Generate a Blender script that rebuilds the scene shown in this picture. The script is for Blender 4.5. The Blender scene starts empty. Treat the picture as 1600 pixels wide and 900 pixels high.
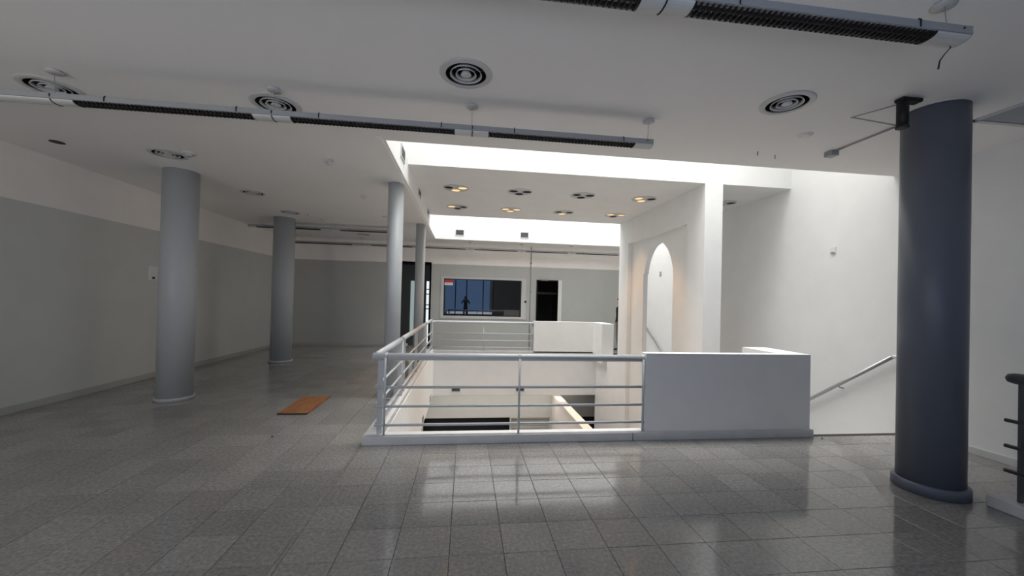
import bpy, bmesh, math, random
from mathutils import Vector, Matrix

random.seed(7)
S = bpy.context.scene
COL = S.collection
PI = math.pi

# ------------------------------------------------------------------ camera
cam_d = bpy.data.cameras.new('camera')
cam = bpy.data.objects.new('camera', cam_d)
COL.objects.link(cam)
cam_d.sensor_fit = 'HORIZONTAL'
cam_d.sensor_width = 36.0
cam_d.lens = 605.0 / 1600.0 * 36.0
cam_d.shift_y = 12.1 / 1600.0
cam_d.clip_start = 0.02
_R = ((0.9926, -0.1185, 0.0249), (0.0258, 0.0062, -0.9996), (0.1183, 0.9929, 0.0092))
_rx, _fw = Vector(_R[0]).normalized(), Vector(_R[2]).normalized()
_up = -(_fw.cross(_rx)).normalized() * -1.0
_up = _rx.cross(_fw).normalized()
cam.matrix_world = Matrix(((_rx.x, _up.x, -_fw.x, 0.0),
                           (_rx.y, _up.y, -_fw.y, 0.0),
                           (_rx.z, _up.z, -_fw.z, 1.65),
                           (0, 0, 0, 1)))
S.camera = cam

# ------------------------------------------------------------------ world, daylight, exposure
S.view_settings.view_transform = 'Standard'
S.view_settings.look = 'None'
S.view_settings.exposure = 0.0
S.view_settings.gamma = 1.0
try:
    S.view_settings.use_curve_mapping = False
except Exception:
    pass
w = bpy.data.worlds.new('overcast_sky')
S.world = w
w.use_nodes = True
w.node_tree.nodes['Background'].inputs[0].default_value = (0.62, 0.72, 0.85, 1)
w.node_tree.nodes['Background'].inputs[1].default_value = 0.3
S.cycles.max_bounces = 10
S.cycles.diffuse_bounces = 6
S.cycles.glossy_bounces = 4
S.cycles.sample_clamp_indirect = 4.0
S.cycles.caustics_reflective = False
S.cycles.caustics_refractive = False


def area(name, loc, rot, sx, sy, watts, color, spread=PI):
    d = bpy.data.lights.new(name, 'AREA')
    d.shape = 'RECTANGLE'
    d.size, d.size_y = sx, sy
    d.energy = watts
    d.color = color
    d.spread = spread
    o = bpy.data.objects.new(name, d)
    o.location = loc
    o.rotation_euler = rot
    COL.objects.link(o)
    return o


# daylight through the two roof lights of the light well
area('roof_light_front', (2.1, 5.50, 6.5), (0, 0, 0), 6.0, 1.5, 165, (1.0, 0.985, 0.955), math.radians(80))
area('roof_light_back', (2.43, 11.27, 6.5), (0, 0, 0), 6.7, 1.9, 220, (1.0, 0.99, 0.97), math.radians(110))
# added fill lamps, unseen under the slab, to brighten the lower storey
area('lower_fill_left', (-3.2, 8.0, -1.38), (0, 0, 0), 2.0, 5.0, 155, (1.0, 0.95, 0.90))
area('lower_fill_front', (1.5, 2.4, -1.38), (0, 0, 0), 5.0, 1.5, 120, (1.0, 0.95, 0.90))
area('lower_fill_back', (1.2, 12.55, -1.38), (0, 0, 0), 4.5, 0.5, 26, (1.0, 0.94, 0.88))
# daylight of the street through the shop front behind the camera
area('street_light_main', (-0.2, -1.95, 1.8), (PI / 2, 0, 0), 3.9, 2.6, 40, (0.19, 0.44, 1.0))
area('street_light_side', (-4.3, -1.95, 1.8), (PI / 2, 0, 0), 2.4, 2.6, 105, (1.0, 0.96, 0.90))
# added fill lamp outside the shop front, unseen, to brighten the ceiling
area('ceiling_fill_light', (-0.6, -3.4, 0.0), (math.radians(148), 0, 0), 7.5, 2.2, 125, (0.90, 0.92, 1.0))

# ------------------------------------------------------------------ materials


def new_mat(name):
    m = bpy.data.materials.new(name)
    m.use_nodes = True
    nt = m.node_tree
    return m, nt, nt.nodes['Principled BSDF']


def setp(b, col=None, rough=None, metal=None, spec=None):
    if col is not None:
        b.inputs['Base Color'].default_value = (col[0], col[1], col[2], 1)
    if rough is not None:
        b.inputs['Roughness'].default_value = rough
    if metal is not None:
        b.inputs['Metallic'].default_value = metal
    if spec is not None:
        b.inputs['Specular IOR Level'].default_value = spec


def paint(name, col, rough=0.6, metal=0.0, spec=0.35, mottle=0.05, scale=3.0, bump=0.0):
    """painted / plain surface with slight tonal mottling"""
    m, nt, b = new_mat(name)
    setp(b, col, rough, metal, spec)
    tc = nt.nodes.new('ShaderNodeTexCoord')
    nz = nt.nodes.new('ShaderNodeTexNoise')
    nz.inputs['Scale'].default_value = scale
    nz.inputs['Detail'].default_value = 5
    nt.links.new(tc.outputs['Object'], nz.inputs['Vector'])
    rmp = nt.nodes.new('ShaderNodeMapRange')
    rmp.inputs['To Min'].default_value = 1.0 - mottle
    rmp.inputs['To Max'].default_value = 1.0 + mottle
    nt.links.new(nz.outputs['Fac'], rmp.inputs['Value'])
    mx = nt.nodes.new('ShaderNodeVectorMath')
    mx.operation = 'SCALE'
    mx.inputs[0].default_value = col
    nt.links.new(rmp.outputs['Result'], mx.inputs['Scale'])
    nt.links.new(mx.outputs['Vector'], b.inputs['Base Color'])
    if bump:
        n2 = nt.nodes.new('ShaderNodeTexNoise')
        n2.inputs['Scale'].default_value = 60
        nt.links.new(tc.outputs['Object'], n2.inputs['Vector'])
        bp = nt.nodes.new('ShaderNodeBump')
        bp.inputs['Strength'].default_value = bump
        bp.inputs['Distance'].default_value = 0.002
        nt.links.new(n2.outputs['Fac'], bp.inputs['Height'])
        nt.links.new(bp.outputs['Normal'], b.inputs['Normal'])
    return m


def glow(name, col, strength):
    m, nt, b = new_mat(name)
    setp(b, (0.02, 0.02, 0.02), 0.5)
    b.inputs['Emission Color'].default_value = (col[0], col[1], col[2], 1)
    b.inputs['Emission Strength'].default_value = strength
    return m


def granite(name, per_island):
    m, nt, b = new_mat(name)
    tc = nt.nodes.new('ShaderNodeTexCoord')
    geo = nt.nodes.new('ShaderNodeNewGeometry')
    if per_island:
        rnd = geo.outputs['Random Per Island']
    else:
        rnd = nt.nodes.new('ShaderNodeObjectInfo').outputs['Random']
    # speckle
    n1 = nt.nodes.new('ShaderNodeTexNoise')
    n1.inputs['Scale'].default_value = 38
    n1.inputs['Detail'].default_value = 6
    n1.inputs['Roughness'].default_value = 0.75
    nt.links.new(geo.outputs['Position'], n1.inputs['Vector'])
    cr = nt.nodes.new('ShaderNodeValToRGB')
    cr.color_ramp.elements[0].position = 0.28
    cr.color_ramp.elements[0].color = (0.16, 0.152, 0.142, 1)
    cr.color_ramp.elements[1].position = 0.72
    cr.color_ramp.elements[1].color = (0.42, 0.401, 0.38, 1)
    e = cr.color_ramp.elements.new(0.5)
    e.color = (0.275, 0.263, 0.249, 1)
    nt.links.new(n1.outputs['Fac'], cr.inputs['Fac'])
    # soft stains
    n2 = nt.nodes.new('ShaderNodeTexNoise')
    n2.inputs['Scale'].default_value = 2.2
    n2.inputs['Detail'].default_value = 4
    nt.links.new(geo.outputs['Position'], n2.inputs['Vector'])
    r2 = nt.nodes.new('ShaderNodeMapRange')
    r2.inputs['To Min'].default_value = 0.84
    r2.inputs['To Max'].default_value = 1.14
    nt.links.new(n2.outputs['Fac'], r2.inputs['Value'])
    r1 = nt.nodes.new('ShaderNodeMapRange')
    r1.inputs['To Min'].default_value = 0.88
    r1.inputs['To Max'].default_value = 1.09
    nt.links.new(rnd, r1.inputs['Value'])
    mm = nt.nodes.new('ShaderNodeMath')
    mm.operation = 'MULTIPLY'
    nt.links.new(r1.outputs['Result'], mm.inputs[0])
    nt.links.new(r2.outputs['Result'], mm.inputs[1])
    sc = nt.nodes.new('ShaderNodeVectorMath')
    sc.operation = 'SCALE'
    nt.links.new(cr.outputs['Color'], sc.inputs[0])
    nt.links.new(mm.outputs['Value'], sc.inputs['Scale'])
    nt.links.new(sc.outputs['Vector'], b.inputs['Base Color'])
    r3 = nt.nodes.new('ShaderNodeMapRange')
    r3.inputs['To Min'].default_value = 0.05
    r3.inputs['To Max'].default_value = 0.13
    nt.links.new(n2.outputs['Fac'], r3.inputs['Value'])
    nt.links.new(r3.outputs['Result'], b.inputs['Roughness'])
    b.inputs['Specular IOR Level'].default_value = 0.5
    b.inputs['IOR'].default_value = 1.7
    return m


def wood(name):
    m, nt, b = new_mat(name)
    tc = nt.nodes.new('ShaderNodeTexCoord')
    mp = nt.nodes.new('ShaderNodeMapping')
    mp.inputs['Scale'].default_value = (9, 1.2, 1)
    nt.links.new(tc.outputs['Object'], mp.inputs['Vector'])
    nz = nt.nodes.new('ShaderNodeTexNoise')
    nz.inputs['Scale'].default_value = 3
    nz.inputs['Detail'].default_value = 6
    nt.links.new(mp.outputs['Vector'], nz.inputs['Vector'])
    cr = nt.nodes.new('ShaderNodeValToRGB')
    cr.color_ramp.elements[0].position = 0.3
    cr.color_ramp.elements[0].color = (0.21, 0.075, 0.026, 1)
    cr.color_ramp.elements[1].position = 0.7
    cr.color_ramp.elements[1].color = (0.42, 0.175, 0.062, 1)
    nt.links.new(nz.outputs['Fac'], cr.inputs['Fac'])
    nt.links.new(cr.outputs['Color'], b.inputs['Base Color'])
    b.inputs['Roughness'].default_value = 0.55
    return m


M = {
    'white': paint('white_wall_paint', (0.80, 0.80, 0.79), 0.65, bump=0.05),
    'upper': paint('upper_wall_paint', (0.90, 0.85, 0.805), 0.65),
    'lower': paint('grey_wall_paint', (0.60, 0.603, 0.57), 0.6),
    'ceil': paint('ceiling_paint', (0.87, 0.855, 0.84), 0.75, mottle=0.03, scale=0.8),
    'lowerdim': paint('dimmed_grey_wall_paint', (0.47, 0.475, 0.455), 0.6),  # copy of the grey wall paint, darkened to stand for weaker light
    'skirt': paint('baseboard_stone', (0.42, 0.42, 0.39), 0.45),
    'stone': paint('pale_kerb_stone', (0.60, 0.60, 0.60), 0.4, mottle=0.12, scale=6),
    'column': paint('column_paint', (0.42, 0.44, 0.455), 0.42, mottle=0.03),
    'shadecolumn': paint('shaded_column_paint', (0.135, 0.15, 0.185), 0.35, mottle=0.03),  # column paint made darker and bluer; shade and window light in the colour
    'rail': paint('grey_rail_paint', (0.50, 0.52, 0.54), 0.38, mottle=0.03),
    'shaderail': paint('shaded_rail_paint', (0.085, 0.085, 0.09), 0.45, mottle=0.04),  # the grey rail paint darkened, lack of light put into the colour
    'steel': paint('brushed_handrail_metal', (0.42, 0.42, 0.42), 0.35, metal=0.6, mottle=0.03),
    'housing': paint('grey_lamp_housing', (0.33, 0.34, 0.345), 0.45, mottle=0.04),
    'cover': paint('pale_lamp_cover', (0.62, 0.62, 0.60), 0.45, mottle=0.04),
    'black': paint('black_metal', (0.012, 0.011, 0.011), 0.45, mottle=0.1),
    'blade': paint('dark_louvre_metal', (0.035, 0.030, 0.028), 0.35, mottle=0.1),
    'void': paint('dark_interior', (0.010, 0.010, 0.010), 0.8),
    'brownbeam': paint('dark_brown_board', (0.05, 0.04, 0.03), 0.7),
    'vent': paint('white_vent_enamel', (0.56, 0.56, 0.555), 0.4, mottle=0.02),
    'plastic': paint('white_plastic', (0.75, 0.75, 0.73), 0.4, mottle=0.02),
    'grille': paint('grey_grille_metal', (0.16, 0.16, 0.165), 0.5),
    'cream': paint('cream_coping', (0.78, 0.69, 0.60), 0.6),
    'pinkwall': paint('pale_pink_plaster', (0.70, 0.64, 0.60), 0.7),
    'shutter': paint('grey_roller_slats', (0.40, 0.39, 0.37), 0.5),
    'teal': paint('dark_teal_frame', (0.022, 0.030, 0.030), 0.4),
    'red': paint('red_print', (0.65, 0.03, 0.04), 0.5),
    'hatch': paint('blue_grey_panel', (0.30, 0.32, 0.36), 0.5),
    'skin': paint('skin', (0.52, 0.33, 0.25), 0.55),
    'hair': paint('black_hair', (0.012, 0.010, 0.009), 0.5),
    'shirt': paint('black_shirt', (0.014, 0.014, 0.016), 0.8),
    'trouser': paint('grey_trousers', (0.16, 0.155, 0.15), 0.85),
    'shoe': paint('dark_shoe', (0.03, 0.03, 0.03), 0.5),
    'eye': paint('eye_white', (0.7, 0.7, 0.68), 0.2),
    'lip': paint('lip', (0.38, 0.16, 0.14), 0.5),
    'lowfloor': paint('lower_grey_floor', (0.50, 0.49, 0.475), 0.3, mottle=0.1),
    'tile': granite('granite_tile', False),
    'tilefar': granite('granite_tile_far', True),
    'joint': paint('tile_joint', (0.055, 0.053, 0.05), 0.9),
    'board': wood('brown_board_wood'),
    'warm': glow('warm_lamp_glass', (1.0, 0.62, 0.28), 1.25),
    'sky': glow('roof_light_glass', (0.95, 0.98, 1.0), 1.5),
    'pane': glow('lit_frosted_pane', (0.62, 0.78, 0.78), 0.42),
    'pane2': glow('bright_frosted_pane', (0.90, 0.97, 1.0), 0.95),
    'ring_seam': paint('seam_grey', (0.30, 0.30, 0.30), 0.6),
}


def mirror_glass():
    m, nt, b = new_mat('dark_glass')
    setp(b, (0.008, 0.010, 0.013), 0.015, 0.0, 0.5)
    b.inputs['IOR'].default_value = 1.85
    return m


def clear_glass():
    m, nt, b = new_mat('shop_front_glass')
    tr = nt.nodes.new('ShaderNodeBsdfTransparent')
    gl = nt.nodes.new('ShaderNodeBsdfGlossy')
    gl.inputs['Roughness'].default_value = 0.02
    mx = nt.nodes.new('ShaderNodeMixShader')
    mx.inputs['Fac'].default_value = 0.07
    nt.links.new(tr.outputs[0], mx.inputs[1])
    nt.links.new(gl.outputs[0], mx.inputs[2])
    nt.links.new(mx.outputs[0], nt.nodes['Material Output'].inputs['Surface'])
    return m


M['glass'] = mirror_glass()
M['clear'] = clear_glass()

# ------------------------------------------------------------------ mesh helpers


def tf(verts, f):
    for v in verts:
        v.co = Vector(f(v.co))


def box(bm, x0, x1, y0, y1, z0, z1, mi=0):
    vs = [bm.verts.new(p) for p in ((x0, y0, z0), (x1, y0, z0), (x1, y1, z0), (x0, y1, z0),
                                    (x0, y0, z1), (x1, y0, z1), (x1, y1, z1), (x0, y1, z1))]
    for q in ((0, 3, 2, 1), (4, 5, 6, 7), (0, 1, 5, 4), (1, 2, 6, 5), (2, 3, 7, 6), (3, 0, 4, 7)):
        f = bm.faces.new([vs[i] for i in q])
        f.material_index = mi
    return vs


def tube(bm, pts, r, n=12, caps=True, mi=0):
    """round tube along a polyline"""
    pts = [Vector(p) for p in pts]
    rings = []
    prev = None
    for i, p in enumerate(pts):
        if i == 0:
            d = pts[1] - p
        elif i == len(pts) - 1:
            d = p - pts[i - 1]
        else:
            d = (pts[i + 1] - p).normalized() + (p - pts[i - 1]).normalized()
        d.normalize()
        if prev is None:
            a = Vector((0, 0, 1)) if abs(d.z) < 0.9 else Vector((1, 0, 0))
            u = d.cross(a).normalized()
        else:
            u = (prev - d * prev.dot(d)).normalized()
        prev = u
        v = d.cross(u)
        rr = r[i] if isinstance(r, (list, tuple)) else r
        rings.append([bm.verts.new(p + (u * math.cos(2 * PI * k / n) + v * math.sin(2 * PI * k / n)) * rr) for k in range(n)])
    for a, b in zip(rings[:-1], rings[1:]):
        for k in range(n):
            f = bm.faces.new((a[k], a[(k + 1) % n], b[(k + 1) % n], b[k]))
            f.smooth = True
            f.material_index = mi
    if caps:
        f = bm.faces.new(list(reversed(rings[0])))
        f.material_index = mi
        f = bm.faces.new(rings[-1])
        f.material_index = mi


def lathe(bm, prof, c=(0, 0, 0), n=32, close=False, smooth=True):
    """revolve (r, z) profile round the z axis at c"""
    rings = []
    for (r, z) in prof:
        if r < 1e-6:
            rings.append([bm.verts.new((c[0], c[1], c[2] + z))])
        else:
            rings.append([bm.verts.new((c[0] + r * math.cos(2 * PI * k / n), c[1] + r * math.sin(2 * PI * k / n), c[2] + z)) for k in range(n)])
    pairs = list(zip(rings[:-1], rings[1:]))
    if close:
        pairs.append((rings[-1], rings[0]))
    for a, b in pairs:
        for k in range(n):
            k2 = (k + 1) % n
            if len(a) == 1 and len(b) == 1:
                continue
            if len(a) == 1:
                f = bm.faces.new((a[0], b[k], b[k2]))
            elif len(b) == 1:
                f = bm.faces.new((a[k2], a[k], b[0]))
            else:
                f = bm.faces.new((a[k2], a[k], b[k], b[k2]))
            f.smooth = smooth


def prism(bm, poly, axis, a, b, mi=0):
    """polygon of 2-D points extruded along an axis from a to b"""
    def P(u, v, t):
        return {'x': (t, u, v), 'y': (u, t, v), 'z': (u, v, t)}[axis]
    A = [bm.verts.new(P(u, v, a)) for u, v in poly]
    B = [bm.verts.new(P(u, v, b)) for u, v in poly]
    n = len(poly)
    bm.faces.new(A).material_index = mi
    bm.faces.new(list(reversed(B))).material_index = mi
    for i in range(n):
        bm.faces.new((A[i], B[i], B[(i + 1) % n], A[(i + 1) % n])).material_index = mi


def obj(name, bm, mat, parent=None, bevel=0.0, kind=None, smooth_angle=None):
    bmesh.ops.recalc_face_normals(bm, faces=bm.faces)
    if parent is not None:
        L = wloc(parent)
        for v in bm.verts:
            v.co -= L
    me = bpy.data.meshes.new(name)
    bm.to_mesh(me)
    bm.free()
    for mm in (mat if isinstance(mat, (list, tuple)) else [mat]):
        me.materials.append(mm)
    o = bpy.data.objects.new(name, me)
    COL.objects.link(o)
    if parent is not None:
        o.parent = parent
    if bevel:
        md = o.modifiers.new('bevel', 'BEVEL')
        md.width = bevel
        md.segments = 2
        md.limit_method = 'ANGLE'
    if kind:
        o['kind'] = kind
    return o


def wloc(o):
    L = Vector(o.location)
    while o.parent is not None:
        o = o.parent
        L = L + Vector(o.location)
    return L


def tag(o, label, cat, group=None):
    o['label'] = label
    o['category'] = cat
    if group:
        o['group'] = group
    return o


def thing(name, label, cat, loc, group=None):
    o = bpy.data.objects.new(name, None)
    o.empty_display_size = 0.1
    o.location = loc
    COL.objects.link(o)
    return tag(o, label, cat, group)


def copy_child(src, parent, loc=None, rot=None):
    c = src.copy()
    COL.objects.link(c)
    c.parent = parent
    if loc is not None:
        c.location = loc
    if rot is not None:
        c.rotation_euler = rot
    return c


def copy_tree(o, parent=None):
    c = o.copy()
    COL.objects.link(c)
    c.parent = parent
    for ch in [k for k in o.children]:
        copy_tree(ch, c)
    return c


def B():
    return bmesh.new()


def struct(name, bm, mat, parent=None, bevel=0.0):
    return obj(name, bm, mat, parent, bevel, 'structure')


# ------------------------------------------------------------------ main dimensions (metres; camera stands at x=0, y=0)
XL, XR = -5.85, 5.86          # side walls
YB, YF = 13.28, -1.60         # back wall, shop front
ZC = 3.488                    # ceiling
BAND = 2.785                  # change of wall colour
WX0, WX1, WY0, WY1 = -0.93, 4.18, 4.60, 11.97   # floor well
ZL = -4.3                     # lower floor
ZU = -1.31                    # underside of the floor slab
LX, LY0, LY1 = -0.99, 4.70, 12.30               # light well in the ceiling
SOF = 3.80                    # soffit hung in the light well
SY0, SY1 = 6.42, 10.25
AX0, AX1 = 4.18, 4.52         # wall with the arch

# ------------------------------------------------------------------ shell
b = B()
TT = 0.014
box(b, XL, WX0, YF, YB, ZU, -TT)                 # left slab
box(b, WX0, XR, YF, 4.56, ZU, -TT)               # front slab
box(b, WX0, XR, WY1, YB, ZU, -TT)                # back slab
floor = struct('floor', b, M['joint'])

b = B()
box(b, XL, XR, YF, YB, ZL - 0.1, ZL)
struct('floor_lower', b, M['lowfloor'])

# fascias of the floor opening (smooth white faces of the well)
b = B()
box(b, WX0 - 0.02, WX0 + 0.012, WY0 - 0.03, WY1 + 0.03, ZU - 0.01, 0.0)
struct('wall_well_left', b, M['white'])
b = B()
box(b, WX0, AX1 + 0.02, WY1 - 0.012, WY1 + 0.02, ZU - 0.01, 0.0)
struct('wall_well_back', b, M['white'])
b = B()
box(b, WX0, 4.40, 4.555, WY0 + 0.012, ZU - 0.01, 0.0)
struct('wall_well_front', b, M['white'])
b = B()
box(b, XL, WX0 - 0.02, YF, YB, ZU - 0.03, ZU - 0.002)
box(b, WX0 - 0.02, XR, YF, 4.56, ZU - 0.03, ZU - 0.002)
box(b, WX0 - 0.02, XR, WY1 + 0.02, YB, ZU - 0.03, ZU - 0.002)
struct('ceiling_lower', b, M['white'])


def wall_x(name, y0, y1, x0, x1, z0, z1, holes, mat, split=None, parent=None):
    """wall lying along x with rectangular holes (xa, xb, za, zb)"""
    xs = sorted({x0, x1, *[h[0] for h in holes], *[h[1] for h in holes]})
    zs = sorted({z0, z1, *([split] if split else []), *[h[2] for h in holes], *[h[3] for h in holes]})
    b = B()
    for xa, xb in zip(xs[:-1], xs[1:]):
        for za, zb in zip(zs[:-1], zs[1:]):
            cx, cz = (xa + xb) / 2, (za + zb) / 2
            if any(h[0] < cx < h[1] and h[2] < cz < h[3] for h in holes):
                continue
            mi = 1 if (split and cz > split) else 0
            box(b, xa, xb, y0, y1, za, zb, mi)
    bmesh.ops.remove_doubles(b, verts=b.verts, dist=1e-5)
    # drop doubled inner faces
    seen = {}
    for f in list(b.faces):
        k = tuple(sorted(v.index for v in f.verts))
        seen.setdefault(k, []).append(f)
    return struct(name, b, mat, parent)


b = B()
box(b, XL - 0.15, XL, YF - 0.2, YB + 0.2, ZL, BAND, 0)
box(b, XL - 0.15, XL, YF - 0.2, YB + 0.2, BAND, ZC + 0.3, 1)
struct('wall_left', b, [M['lower'], M['upper']])
b = B()
box(b, XR, XR + 0.15, YF - 0.2, YB + 0.2, ZL, 8.25)
struct('wall_right', b, M['white'])

NX0, NX1 = -2.42, -1.22
W2 = (-0.745, 1.905, 1.045, 2.30)
D1 = (2.47, 3.20, 0.0, 2.31)
LO1 = (-1.32, 1.62, ZL, -2.42)
LO2 = (1.66, 3.02, ZL, -2.44)
LO3 = (3.95, 4.93, ZL, -2.42)
wall_x('wall_back', YB, YB + 0.15, XL, XR, ZL, ZC + 0.3,
       [(NX0, NX1, 0.0, BAND), W2, D1, LO1, LO2, LO3], [M['lowerdim'], M['upper']], BAND)

# ceiling slabs around the light well
VENTS = [(-0.045, 3.185, 0.215), (2.84, 3.175, 0.215), (-3.82, 4.02, 0.225), (-1.88, 4.0, 0.225),
         (-4.02, 5.70, 0.22), (-3.92, 7.60, 0.21), (-3.98, 9.27, 0.21), (-3.10, 12.05, 0.20)]
b = B()
prism(b, [(XL, YF), (XR, YF), (XR, LY0), (LX, LY0), (LX, LY1), (XR, LY1), (XR, YB), (XL, YB)], 'z', ZC, ZC + 0.3)
ceil = struct('ceiling', b, M['ceil'])
b = B()
for (x, y, R) in VENTS:                     # duct openings of the round vents
    lathe(b, [(0, -0.1), (R * 0.80, -0.1), (R * 0.80, 0.2), (0, 0.2)], (x, y, ZC), 40, False, False)
cutter = obj('cutter', b, M['ceil'])
md = ceil.modifiers.new('holes', 'BOOLEAN')
md.operation = 'DIFFERENCE'
md.solver = 'EXACT'
md.object = cutter
bpy.context.view_layer.update()
me_ = bpy.data.meshes.new_from_object(ceil.evaluated_get(bpy.context.evaluated_depsgraph_get()))
ceil.modifiers.clear()
ceil.data = me_
bpy.data.objects.remove(cutter)
# edge strip round the light well opening (thin reveal)
b = B()
box(b, LX - 0.10, LX - 0.03, LY0 - 0.10, LY1 + 0.08, ZC - 0.012, ZC)
struct('trim_1', b, M['ceil'])

# light well walls above the ceiling, soffit hung between the two roof lights
ZT = 6.6
b = B()
box(b, LX - 0.1, LX + 0.004, LY0 - 0.1, LY1 + 0.1, ZC + 0.001, ZT)
struct('wall_lightwell_left', b, M['white'])
b = B()
box(b, LX + 0.004, XR, LY0 - 0.1, LY0 - 0.002, ZC + 0.002, ZT)
struct('wall_lightwell_front', b, M['white'])
b = B()
box(b, LX, XR, LY1 - 0.004, LY1 + 0.1, ZC + 0.001, ZT)
struct('wall_lightwell_back', b, M['white'])
b = B()
box(b, LX, XR, SY0, SY1, SOF, ZT)
struct('ceiling_soffit', b, [M['white']])
b = B()
box(b, LX - 0.1, XR, LY0 - 0.1, SY0, ZT, ZT + 0.05)
box(b, LX - 0.1, XR, SY1, LY1 + 0.1, ZT, ZT + 0.05)
struct('ceiling_roof_light', b, M['sky'])
b = B()
box(b, LX - 0.1, XR + 0.15, SY0, SY1, ZT, ZT + 0.05)
struct('ceiling_roof', b, M['white'])

# wall with the recessed panel and the pointed arch
ZLAND = -2.16


def arch_wall():
    ry0, ry1, rz1 = 6.98, 9.67, 3.18          # recess
    oy0, oy1 = 7.64, 8.93                     # opening in the recessed panel
    zs, zt = 2.34, 3.02                       # spring and point of the arch
    xr = AX0 + 0.10                           # face of the recess
    b = B()
    # jambs and lintel at full thickness
    box(b, AX0, AX1, SY0, ry0, ZL, SOF)
    box(b, AX0, AX1, ry1, SY1, ZL, SOF)
    box(b, AX0, AX1, ry0, ry1, rz1, SOF)
    box(b, AX0, AX1, ry0, ry1, ZL, ZLAND)
    # recessed panel with the arched hole: strips each side of the curve
    cy = (oy0 + oy1) / 2
    N = 14
    hw = (oy1 - oy0) / 2
    st = 0.05                                # small impost step
    def curve(t):                             # t 0..1 from spring to point, half width
        return (hw - 0.0) * math.sqrt(max(0.0, 1 - t ** 1.75)) * (1 - 0.06 * t)
    xb = xr + 0.11
    box(b, xr, xb, ry0, oy0 - st * 0.4, ZLAND, zs)
    box(b, xr, xb, oy1 + st, ry1, ZLAND, zs)
    zz = [zs + (zt - zs) * i / N for i in range(N + 1)]
    for i in range(N):
        a0, a1 = curve(i / N), curve((i + 1) / N)
        prism(b, [(ry0, zz[i]), (cy - a0, zz[i]), (cy - a1, zz[i + 1]), (ry0, zz[i + 1])], 'x', xr, xb)
        prism(b, [(cy + a0, zz[i]), (ry1, zz[i]), (ry1, zz[i + 1]), (cy + a1, zz[i + 1])], 'x', xr, xb)
    box(b, xr, xb, ry0, ry1, zt, rz1)
    return struct('wall_arch', b, M['white'])


arch_wall()
# right side of the well below the floor
b = B()
box(b, AX0, 4.46, SY1, 12.0, ZL, 0.012)
box(b, AX0, 4.40, 5.24, SY0, ZL, -0.05)
struct('wall_well_right', b, M['white'])

# parapets round the stairs (white half walls)
b = B()
box(b, 2.19, 4.40, 4.47, 4.60, 0.09, 1.035)
box(b, 4.04, 4.40, 4.60, 5.24, 0.0, 1.035)
box(b, 4.04, 4.40, 4.60, 5.24, ZL, 0.0)
struct('wall_parapet_front', b, M['white'])
b = B()
box(b, 2.13, 4.40, 11.90, 12.05, 0.0, 0.985)
box(b, 4.04, 4.40, 11.10, 11.90, -0.2, 0.985)
struct('wall_parapet_back', b, M['white'])

# kerbs round the well
b = B()
box(b, -1.10, 4.425, 4.432, 4.605, -0.004, 0.092)
obj('trim_kerb_front', b, M['stone'], None, 0.008, 'structure')
b = B()
box(b, 0, 0.006, 4.428, 4.434, 0.0, 0.09)
o = obj('kerb_joint', b, M['joint'], bpy.data.objects['trim_kerb_front'])
o.location = (2.02, 0, 0)
b = B()
box(b, -1.10, -0.925, 4.605, 11.90, -0.004, 0.088)
obj('trim_kerb_left', b, M['stone'], None, 0.008, 'structure')
b = B()
box(b, -1.10, 4.40, 11.90, 12.06, -0.004, 0.05)
obj('trim_kerb_back', b, M['stone'], None, 0.008, 'structure')
b = B()
box(b, 4.04, 4.46, 11.02, 11.10, -0.2, 0.02)
obj('trim_kerb_stair', b, M['stone'], None, 0.004, 'structure')

# baseboards
b = B()
box(b, XL, XL + 0.018, YF, YB, 0.0, 0.10)
struct('baseboard_left', b, M['skirt'], None, 0.004)
b = B()
box(b, XL + 0.018, NX0, YB - 0.018, YB, 0.0, 0.09)
struct('baseboard_back', b, M['skirt'], None, 0.004)
b = B()
box(b, XR - 0.02, XR, YF, 4.55, 0.0, 0.085)
struct('baseboard_right', b, M['stone'], None, 0.004)

# shop front behind the camera
b = B()
box(b, 2.0, XR, YF - 0.2, YF, ZL, ZC + 0.3)
box(b, XL, 2.0, YF - 0.2, YF, 3.25, ZC + 0.3)
box(b, XL, 2.0, YF - 0.2, YF, ZL, 0.42)
box(b, XL, -5.55, YF - 0.2, YF, 0.42, 3.25)
box(b, -3.0, -2.25, YF - 0.2, YF, 0.42, 3.25)
struct('wall_front', b, M['lower'])
for k, (xa, xb, mull) in enumerate(((-5.55, -3.0, (-4.3,)), (-2.25, 2.0, (-0.75, 0.05, 1.25)))):
    b = B()
    for xm in mull:
        box(b, xm - 0.035, xm + 0.035, YF - 0.14, YF - 0.06, 0.42, 3.25)
    box(b, xa, xb, YF - 0.14, YF - 0.06, 0.42, 0.50)
    box(b, xa, xb, YF - 0.14, YF - 0.06, 3.17, 3.25)
    box(b, xa, xa + 0.06, YF - 0.14, YF - 0.06, 0.50, 3.17)
    box(b, xb - 0.06, xb, YF - 0.14, YF - 0.06, 0.50, 3.17)
    wn = struct('window_%d' % (k + 3), b, M['teal'])
    b = B()
    box(b, xa + 0.05, xb - 0.05, YF - 0.105, YF - 0.10, 0.46, 3.2)
    obj('window_pane', b, M['clear'], wn)

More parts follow.
